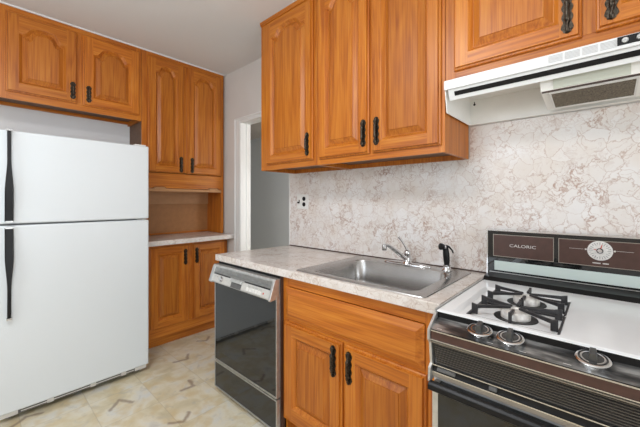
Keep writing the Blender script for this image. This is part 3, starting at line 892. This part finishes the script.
# ---------------------------------------------------------------- refrigerator
root = thing('refrigerator', (0.475, 2.85, 0), 'white top-freezer refrigerator with long black handles', 'refrigerator')
fx0, fx1, fy = 0.082, 0.872, 2.515
mb = MB(); mb.box(fx0 + 0.006, fx1 - 0.006, fy + 0.075, 3.17, 0.055, 1.672); mb.build('cabinet_body', [M['fridge']], root, bevel=0.006)
mb = MB(); mb.box(fx0 + 0.012, fx1 - 0.012, fy + 0.06, fy + 0.075, 0.07, 1.665); mb.build('gasket', [M['gasket']], root)
fd = MB(); fd.box(fx0, fx1, fy, fy + 0.06, 1.146, 1.682); fd = fd.build('freezer_door', [M['fridge']], root, bevel=0.009, seg=3, smooth=40)
ld = MB(); ld.box(fx0, fx1, fy, fy + 0.06, 0.062, 1.1365); ld = ld.build('lower_door', [M['fridge']], root, bevel=0.009, seg=3, smooth=40)


def fridge_handle(parent, zs, zt, flip):
    mb = MB(); loops = []
    n = 22
    for i in range(n + 1):
        t = i / n                      # 0 = narrow end, 1 = wide end at the door gap
        z = zs + (zt - zs) * t
        e = max(0.0, min(1.0, (t - 0.32) / 0.36)); e = e * e * (3 - 2 * e)
        w = 0.0085 + 0.0095 * e
        d = 0.026 + 0.016 * math.sin(math.pi * min(1, t * 1.02)) * 1.0
        th = 0.012 + 0.006 * e
        if i == 0: w *= 0.8
        y0 = fy - d
        loops.append([(0.130 + a * w, y0 + b_ * th, z) for a, b_ in ((-1, 0.35), (-0.75, 0), (0.75, 0), (1, 0.35), (1, 1), (-1, 1))])
    mb.loft(loops)
    for z, w in ((zs, 0.008), (zt, 0.017)):
        s_ = 1 if zt > zs else -1
        s_ = s_ if z == zs else -s_
        mb.box(0.130 - w, 0.130 + w, fy - 0.018, fy - 0.0002, min(z, z + s_ * 0.03), max(z, z + s_ * 0.03))
    h = mb.build('handle', [M['black']], parent, smooth=35)
    mb = MB()
    s_ = 1 if zt > zs else -1
    mb.box(0.119, 0.141, fy - 0.031, fy - 0.010, zs - s_ * 0.007, zs + s_ * 0.003)
    mb.build('handle_cap', [M['steel']], parent)
    mb = MB()
    mb.box(0.114, 0.146, fy - 0.029, fy - 0.004, zt - s_ * 0.004, zt + s_ * 0.005)
    c = mb.build('handle_cap', [M['satin']], parent)
    return h


fridge_handle(fd, 1.678, 1.160, False)
fridge_handle(ld, 0.610, 1.124, True)
mb = MB(); mb.box(0.795, 0.858, fy + 0.004, fy + 0.055, 1.1385, 1.1425); mb.lathe([(0.007, 0), (0.007, 0.009)], (0.835, fy + 0.012, 1.1367)); mb.build('center_hinge', [M['satin']], root)
mb = MB(); mb.box(0.78, 0.855, fy + 0.01, fy + 0.10, 1.683, 1.691); mb.build('top_hinge', [M['plate']], root, bevel=0.002)
mb = MB()
mb.box(fx0 + 0.012, fx1 - 0.012, fy + 0.034, fy + 0.042, 0.030, 0.061, 0)
for z in (0.036, 0.050): mb.box(fx0 + 0.10, fx1 - 0.09, fy + 0.030, fy + 0.034, z, z + 0.006, 1)
for x in (fx0 + 0.012, 0.30, 0.52, 0.70, fx1 - 0.085): mb.box(x, x + (0.075 if x < 0.1 or x > 0.75 else 0.03), fy + 0.026, fy + 0.034, 0.031, 0.060, 1)
mb.build('base_grille', [M['darkgrey'], M['plate']], root)
for x in (fx0 + 0.05, fx1 - 0.05):
    for y in (fy + 0.10, 3.08):
        mb = MB(); mb.lathe([(0.022, 0), (0.022, 0.012), (0.012, 0.014), (0.012, 0.056)], (x, y, 0.0), seg=16); mb.build('leveling_foot', [M['darkgrey']], root, smooth=40)

# ---------------------------------------------------------------- gas range
sy1, sy0 = 0.421, -0.493
root = thing('gas_range', (1.35, -0.036, 0), 'wide white-topped gas range with black backguard and brown trim', 'stove')
mb = MB(); mb.box(1.03, 1.70, sy0 + 0.002, sy1 - 0.002, 0.06, 0.860); mb.build('range_body', [M['enamel']], root)
for x in (1.08, 1.64):
    for y in (sy0 + 0.06, sy1 - 0.06):
        mb = MB(); mb.lathe([(0.02, 0), (0.02, 0.012), (0.012, 0.014), (0.012, 0.06)], (x, y, 0), seg=14)
        mb.build('foot', [M['black']], root, smooth=40)

# cooktop with two recessed burner wells
TZ = 0.916
wells = [(0.086, 0.372), (-0.458, -0.172)]
wx0_, wx1_ = 1.062, 1.455
mb = MB()
xs = [1.046, wx0_, wx1_, 1.580]
ys = [sy0 + 0.012, wells[1][0], wells[1][1], wells[0][0], wells[0][1], sy1 - 0.012]
for i in range(3):
    for j in range(5):
        if i == 1 and j in (1, 3): continue
        mb.add([(xs[i], ys[j], TZ), (xs[i + 1], ys[j], TZ), (xs[i + 1], ys[j + 1], TZ), (xs[i], ys[j + 1], TZ)], [(0, 1, 2, 3)])
for a, b_ in wells:
    r = lambda e, z: [(wx0_ + e, a + e, z), (wx1_ - e, a + e, z), (wx1_ - e, b_ - e, z), (wx0_ + e, b_ - e, z)]
    mb.loft([r(0, TZ), r(0.004, TZ - 0.002), r(0.016, TZ - 0.010)], 0, cap0=False, cap1=True)
o4 = lambda e, z: [(xs[0] - e, ys[0] - e, z), (xs[3] + e, ys[0] - e, z), (xs[3] + e, ys[5] + e, z), (xs[0] - e, ys[5] + e, z)]
mb.loft([o4(0, TZ), o4(0.005, TZ - 0.002), o4(0.006, TZ - 0.007), o4(0.0, TZ - 0.009)], 0, cap0=False, cap1=False)
mb.build('cooktop', [M['enamel']], root, smooth=30)
mb = MB()
mb.box(1.036, 1.70, sy1 - 0.005, sy1, 0.870, TZ + 0.002); mb.box(1.036, 1.70, sy0, sy0 + 0.005, 0.870, TZ + 0.002)
mb.box(1.05, 1.655, sy0 + 0.005, sy1 - 0.005, 0.868, 0.889)
mb.build('side_trim', [M['satin']], root)
mb = MB(); mb.box(1.0435, 1.0465, sy0 + 0.005, sy1 - 0.005, 0.870, 0.9068); mb.build('gap_shadow_strip', [M['black']], root)

WB = TZ - 0.010
for (a, b_) in wells:
    yc = (a + b_) / 2 - 0.020
    for xc in (1.158, 1.348):
        mb = MB(); mb.lathe([(0.0, 0.0005), (0.040, 0.0005), (0.050, 0.001), (0.060, 0.0022), (0.061, 0.0006)], (xc, yc, WB), seg=32, cap1=False)
        mb.build('burner_bowl', [M['black']], root, smooth=50)
        mb = MB(); mb.lathe([(0.0, 0.001), (0.041, 0.001), (0.041, 0.022), (0.038, 0.025), (0.034, 0.026), (0.020, 0.0265), (0.018, 0.024), (0.0, 0.024)], (xc, yc, WB), seg=32)
        mb.build('burner_head', [M['alu']], root, smooth=50)
        # cast iron grate: low side rails, upright lugs and fingers rising to the middle
        mb = MB()
        hx, hy = 0.088, 0.118
        bar = 0.0040
        def beam(p, q, h0, h1, t=bar, mb=mb, xc=xc, yc=yc):
            p, q = Vector(p), Vector(q)
            d = (q - p); d.z = 0; d.normalize(); s_ = Vector((-d.y, d.x, 0)) * t
            mb.loft([[p - s_, p + s_, p + s_ + Z * h0, p - s_ + Z * h0], [q - s_, q + s_, q + s_ + Z * h1, q - s_ + Z * h1]])
        B = lambda x, y, z: (xc + x, yc + y, WB + z)
        for sg in (1, -1):
            beam(B(-hx, sg * hy, 0.001), B(hx, sg * hy, 0.001), 0.008, 0.008)
            beam(B(sg * hx, -hy, 0.001), B(sg * hx, hy, 0.001), 0.006, 0.006)
            for xx in (-0.056, 0.056):
                beam(B(xx, sg * (hy - bar), 0.004), B(xx, sg * (hy - 0.022), 0.004), 0.034, 0.030)
                beam(B(xx, sg * (hy - 0.012), 0.022), B(xx * 0.14, sg * 0.012, 0.030), 0.012, 0.007)
            beam(B(sg * (hx - bar), 0, 0.004), B(sg * (hx - 0.018), 0, 0.004), 0.036, 0.030)
            beam(B(sg * (hx - 0.010), 0, 0.024), B(sg * 0.030, 0, 0.028), 0.012, 0.008)
        mb.build('burner_grate', [M['iron']], root, bevel=0.0012)

# control panel, slanted
pa, pb = Vector((1.045, 0, 0.890)), Vector((0.985, 0, 0.868))
mb = MB(); mb.prism([(pa.x, pa.z), (pb.x, pb.z), (pb.x + 0.02, pb.z - 0.004), (pa.x + 0.0, pa.z - 0.024)], 'y', sy0 + 0.008, sy1 - 0.008)
mb.build('control_panel', [M['panelmetal']], root)
pdir = (pb - pa).normalized()
pn = Vector((pdir.z, 0, -pdir.x)).normalized()
if pn.z < 0: pn = -pn
for yk in (0.275, 0.196, 0.020, -0.268, -0.347):
    pk = Vector((-0.22, 0, 0.976)).normalized()
    c = pa.lerp(pb, 0.50) + Vector((0, yk, 0.009))
    mb = MB()
    mb.lathe([(0.024, -0.022), (0.027, -0.002), (0.034, 0.004), (0.035, 0.007), (0.032, 0.0095), (0.029, 0.0095)], c, axis=pk, seg=32, mat=0, cap1=False)
    mb.lathe([(0.029, 0.0095), (0.0285, 0.007), (0.025, 0.007), (0.0245, 0.0095)], c, axis=pk, seg=32, mat=1, cap0=False, cap1=False)
    mb.lathe([(0.0245, 0.0095), (0.021, 0.0095), (0.0205, 0.0075)], c, axis=pk, seg=32, mat=0, cap0=False, cap1=False)
    mb.lathe([(0.0205, 0.0075), (0.016, 0.008), (0.0, 0.009)], c, axis=pk, seg=32, mat=1, cap0=False)
    kn = mb.build('knob', [M['chrome'], M['knobgrey']], root, smooth=40)
    mb = MB()
    s_ = Vector((pk.z, 0, -pk.x))
    def ring(o_, a_, w_): return [c + pk * o_ + s_ * (a_ * x) + Vector((0, w_ * y, 0)) for x, y in ((-1, -1), (1, -1), (1, 1), (-1, 1))]
    mb.loft([ring(0.006, 0.017, 0.0085), ring(0.020, 0.015, 0.007), ring(0.028, 0.014, 0.006)])
    mb.build('knob_grip', [M['knobgrey']], kn, bevel=0.0015)
mb = MB()
for y in (0.38, 0.235, 0.155, 0.06): mb.loft([[pa.lerp(pb, k) + Vector((0, y + a_, -0.004 + 0.004 * k)) + pn * o_ for k, a_ in ((0.80, 0), (0.86, 0), (0.86, 0.016), (0.80, 0.016))] for o_ in (0.0, 0.0006)])
mb.build('printed_marks', [M['letter']], root)

# front trim stack, upper vent grille, oven door handle
Y0, Y1 = sy0 + 0.008, sy1 - 0.008
def strip(name, x0, z0, x1, z1, mat, deep=0.03, y0=Y0, y1=Y1, par=root, bevel=0):
    mb = MB(); mb.prism([(x0, z0), (x1, z1), (x1 + deep, z1), (x0 + deep, z0)], 'y', y0, y1)
    return mb.build(name, [mat], par, bevel=bevel)
strip('chrome_bead', 0.982, 0.8665, 0.982, 0.8625, M['chrome'])
strip('brown_band', 0.985, 0.8625, 0.985, 0.8365, M['brown'])
strip('chrome_bead', 0.982, 0.8365, 0.982, 0.8335, M['chrome'])
strip('dark_groove', 0.988, 0.8335, 0.988, 0.8295, M['black'])
strip('gold_bead', 0.983, 0.8295, 0.985, 0.8255, M['goldline'])
gr = strip('vent_grille', 0.996, 0.8255, 1.010, 0.752, M['grille'])
mb = MB()
for k in range(9):
    z = 0.820 - k * 0.0077
    x = 0.996 + (0.8255 - z) / 0.0735 * 0.014
    mb.prism([(x + 0.001, z), (x - 0.004, z - 0.0008), (x - 0.004, z - 0.0018), (x + 0.001, z - 0.0022)], 'y', Y0 + 0.01, Y1 - 0.01)
mb.build('slats', [M['slat']], gr)
strip('chrome_bead', 0.996, 0.752, 0.996, 0.749, M['chrome'])
strip('black_ledge', 1.000, 0.749, 1.000, 0.731, M['black'])
for a, b_ in ((0.34, 0.395), (0.225, 0.245)):
    mb = MB(); mb.box(0.990, 1.000, a, b_, 0.736, 0.746); mb.build('vent_slider', [M['darkgrey']], root, bevel=0.001)
strip('chrome_bead', 0.992, 0.731, 0.992, 0.728, M['chrome'])
strip('gold_band', 0.996, 0.728, 0.996, 0.712, M['goldline'])
# end caps following the profile
for a, b_ in ((sy1 - 0.0078, sy1 - 0.0002), (sy0 + 0.0002, sy0 + 0.0078)):
    mb = MB(); mb.prism([(1.060, 0.905), (1.034, 0.906), (0.978, 0.868), (0.977, 0.835), (0.990, 0.820), (0.998, 0.752), (0.984, 0.742), (0.980, 0.700), (1.06, 0.700)], 'y', a, b_)
    mb.build('end_cap', [M['satin']], root)
dr = MB(); dr.box(1.000, 1.028, Y0 + 0.018, Y1 - 0.018, 0.235, 0.688); dr = dr.build('oven_door', [M['blackgl']], root)
mb = MB()
for a, b_ in ((Y1 - 0.018, Y1), (Y0, Y0 + 0.018)): mb.box(0.998, 1.028, a, b_, 0.235, 0.690)
mb.box(0.998, 1.028, Y0 + 0.018, Y1 - 0.018, 0.225, 0.235)
mb.build('oven_door_trim', [M['satin']], dr)
mb = MB()
mb.prism([(0.972, 0.704), (0.966, 0.697), (0.966, 0.682), (0.974, 0.676), (0.986, 0.680), (0.990, 0.692), (0.986, 0.704)], 'y', Y0 - 0.002, Y1 + 0.002)
for y in (Y1 - 0.03, Y0 + 0.01): mb.box(0.980, 0.999, y, y + 0.02, 0.683, 0.698)
mb.build('oven_handle', [M['black']], dr, bevel=0.0015)
mb = MB(); mb.box(1.002, 1.028, Y0, Y1, 0.065, 0.220); mb.build('broiler_drawer', [M['black']], root, bevel=0.004)

# backguard
bg = MB(); bg.box(1.672, 1.712, sy0 + 0.006, sy1 - 0.006, 0.862, 1.136); bg = bg.build('backguard', [M['blackgl']], root)
mb = MB()
mb.box(1.664, 1.714, sy0, sy0 + 0.006, 0.880, 1.142); mb.box(1.664, 1.714, sy1 - 0.006, sy1, 0.880, 1.142)
mb.box(1.664, 1.714, sy0 + 0.006, sy1 - 0.006, 1.136, 1.142)
mb.build('backguard_frame', [M['chrome']], bg)
mb = MB(); mb.prism([(1.672, 0.936), (1.590, 0.932), (1.574, 0.917), (1.574, 0.900), (1.672, 0.900)], 'y', sy0 + 0.008, sy1 - 0.008); mb.build('rear_ledge', [M['ledge']], bg)
mb = MB(); mb.box(1.6675, 1.672, sy0 + 0.012, sy1 - 0.012, 0.9385, 0.9415); mb.build('ledge_bead', [M['satin']], bg)
PX = 1.6718
for a, b_ in ((0.162, 0.392), (-0.214, 0.142), (-0.464, -0.234)):
    mb = MB(); mb.box(PX - 0.002, PX, a, b_, 1.018, 1.118); p = mb.build('brown_panel', [M['brown']], bg)
    mb = MB()
    for y in (a - 0.0025, b_ - 0.0005): mb.box(PX - 0.0032, PX, y, y + 0.002, 1.0160, 1.1200)
    for z in (1.0155, 1.1175): mb.box(PX - 0.0032, PX, a, b_, z, z + 0.002)
    mb.build('panel_outline', [M['goldline']], p)
mb = MB(); mb.box(PX - 0.002, PX, sy0 + 0.035, 0.388, 0.950, 0.994); mb.build('light_diffuser', [M['mint']], bg)
text_mesh('lettering', 'CALORIC', 0.0185, M['letter'], bg, (PX - 0.0028, 0.274, 1.070), (0, -1, 0), (0, 0, 1), width=0.102)
# clock dial
CY, CZ = 0.012, 1.080
dl = MB(); dl.lathe([(0.0385, 0.0), (0.0385, 0.003), (0.036, 0.004), (0.0, 0.004)], (PX - 0.002, CY, CZ), axis=(-1, 0, 0), seg=40); dl = dl.build('clock_dial', [M['dial']], bg, smooth=40)
mb = MB()
for k in range(24):
    a = 2 * math.pi * k / 24
    d = Vector((0, math.cos(a), math.sin(a))); s_ = Vector((0, -math.sin(a), math.cos(a)))
    r0 = 0.026 if k % 2 else 0.022
    c = Vector((PX - 0.0062, CY, CZ))
    mb.loft([[c + d * r + s_ * w_ + Vector((o_, 0, 0)) for r, w_ in ((r0, -0.0006), (0.033, -0.0008), (0.033, 0.0008), (r0, 0.0006))] for o_ in (0, -0.0004)])
mb.build('dial_marks', [M['darkgrey']], dl)
mb = MB()
for ang, ln in ((75, 0.026), (165, 0.020)):
    a = math.radians(ang)
    d = Vector((0, -math.cos(a), math.sin(a))); s_ = Vector((0, math.sin(a), math.cos(a)))
    c = Vector((PX - 0.0068, CY, CZ))
    mb.loft([[c + d * r + s_ * w_ + Vector((o_, 0, 0)) for r, w_ in ((0.006, -0.002), (ln, -0.001), (ln, 0.001), (0.006, 0.002))] for o_ in (0, -0.0006)])
mb.build('clock_hands', [M['red']], dl)
mb = MB(); mb.lathe([(0.0105, 0.0), (0.0105, 0.002), (0.0, 0.002)], (PX - 0.006, CY, CZ), axis=(-1, 0, 0), seg=24, mat=1)
mb.lathe([(0.0085, 0.002), (0.0075, 0.012), (0.0, 0.013)], (PX - 0.006, CY, CZ), axis=(-1, 0, 0), seg=24, mat=0)
mb.build('dial_knob', [M['chrome'], M['black']], dl, smooth=40)
mb = MB()
mb.box(PX - 0.0026, PX - 0.002, 0.062, 0.108, 1.0815, 1.0825); mb.box(PX - 0.0026, PX - 0.002, -0.084, -0.036, 1.0825, 1.0835)
mb.box(PX - 0.0026, PX - 0.002, 0.052, 0.058, 1.079, 1.085); mb.box(PX - 0.0026, PX - 0.002, -0.034, -0.028, 1.079, 1.085)
mb.box(PX - 0.0026, PX - 0.002, 0.010, 0.034, 1.028, 1.032); mb.box(PX - 0.0026, PX - 0.002, -0.014, 0.004, 1.028, 1.032)
mb.build('printed_lines', [M['letter']], bg)

# ---------------------------------------------------------------- range hood
root = thing('range_hood', (1.55, 0.06, 1.66), 'white under-cabinet range hood over the gas range', 'range hood')
hy0, hy1 = -0.398, 0.513
HT = 1.797
mb = MB(); mb.box(1.378, 1.718, hy0, hy1, HT - 0.006, HT - 0.001); mb.box(1.712, BX - 0.0005, hy0, hy1, 1.664, HT - 0.001)
for a, b_ in ((hy1 - 0.003, hy1), (hy0, hy0 + 0.003)):
    mb.prism([(1.712, 1.664), (1.395, 1.664), (1.374, 1.755), (1.374, HT - 0.001), (1.712, HT - 0.001)], 'y', a, b_)
mb.box(1.700, 1.712, hy0 + 0.003, hy1 - 0.003, 1.664, 1.668)
mb.build('hood_shell', [M['hoodin']], root)
mb = MB(); mb.box(1.366, 1.374, hy0 - 0.001, hy1 + 0.001, 1.757, HT); lip = mb.build('front_lip', [M['hoodw']], root, bevel=0.002)
mb = MB(); mb.prism([(1.374, 1.757), (1.395, 1.716), (1.399, 1.718), (1.379, 1.759)], 'y', hy0 + 0.006, hy1 - 0.014)
pnl = mb.build('front_panel', [M['hoodw']], root)
mb = MB()
q = lambda t, o_: (1.374 + 0.021 * t - 0.89 * o_, 1.757 - 0.041 * t - 0.456 * o_)
mb.prism([q(0.24, 0), q(0.64, 0), q(0.64, 0.0015), q(0.24, 0.0015)], 'y', hy0 + 0.02, hy1 - 0.038)
mb.build('black_strip', [M['black']], pnl)
for a, b_ in ((0.106, 0.146), (0.060, 0.100), (0.0145, 0.054), (-0.030, 0.009)):
    mb = MB()
    for k in range(6): mb.box(1.3652, 1.3665, a, b_, 1.7665 + k * 0.0042, 1.7685 + k * 0.0042)
    mb.build('vent_slots', [plain('slot_grey', (0.52, 0.52, 0.52), 0.6)] if 'slot_grey' not in bpy.data.materials else [bpy.data.materials['slot_grey']], lip)
mb = MB(); mb.box(1.3645, 1.3662, -0.16, -0.031, 1.768, 1.7945); sw = mb.build('switch_plate', [M['black']], lip)
for y in (-0.049, -0.082, -0.125):
    mb = MB(); mb.lathe([(0.0085, 0), (0.0085, 0.003), (0.007, 0.005), (0.0, 0.005)], (1.3645, y, 1.781), axis=(-1, 0, 0), seg=20)
    mb.box(1.3575, 1.360, y - 0.0065, y + 0.0065, 1.7795, 1.7825)
    mb.build('hood_knob', [M['satin']], sw, smooth=40)
# lamp and filter housing under the hood
mb = MB(); ha, hb = -0.112, 0.178
mb.prism([(1.412, 1.789), (1.412, 1.745), (1.436, 1.690), (1.640, 1.664), (1.664, 1.700), (1.664, 1.789)], 'y', ha, hb)
hs = mb.build('filter_housing', [M['hoodin']], root, bevel=0.002)
mb = MB(); mb.prism([(1.4125, 1.742), (1.4345, 1.692), (1.4320, 1.691), (1.4100, 1.741)], 'y', -0.065, 0.138); mb.build('lamp_lens', [M['lens']], hs)
s2 = lambda t, o_: (1.436 + 0.204 * t - 0.126 * o_, 1.690 - 0.026 * t - 0.992 * o_)
mb = MB(); mb.prism([s2(0.01, 0.0005), s2(0.06, 0.0005), s2(0.06, 0.003), s2(0.01, 0.003)], 'y', ha + 0.004, hb - 0.004); mb.build('dark_slot', [M['brownedge']], hs)
mb = MB(); mb.prism([s2(0.14, 0.0005), s2(0.86, 0.0005), s2(0.86, 0.004), s2(0.14, 0.004)], 'y', -0.080, 0.148, 0); mb.build('mesh_filter', [M['mesh']], hs)
mb = MB()
for t0, t1 in ((0.09, 0.14), (0.86, 0.91)): mb.prism([s2(t0, 0.0005), s2(t1, 0.0005), s2(t1, 0.005), s2(t0, 0.005)], 'y', -0.086, 0.155)
for a, b_ in ((0.148, 0.155), (-0.086, -0.080)): mb.prism([s2(0.14, 0.0005), s2(0.86, 0.0005), s2(0.86, 0.005), s2(0.14, 0.005)], 'y', a, b_)
mb.build('filter_frame', [M['plate']], hs)
mb = MB()
mb.lathe([(0.0055, 0), (0.0055, 0.0010), (0, 0.0010)], (1.712, 0.489, 1.768), axis=(-1, 0, 0), seg=14)
mb.box(1.7108, 1.7119, 0.4872, 0.4908, 1.768, 1.782)
mb.build('keyhole', [M['dark']], root)
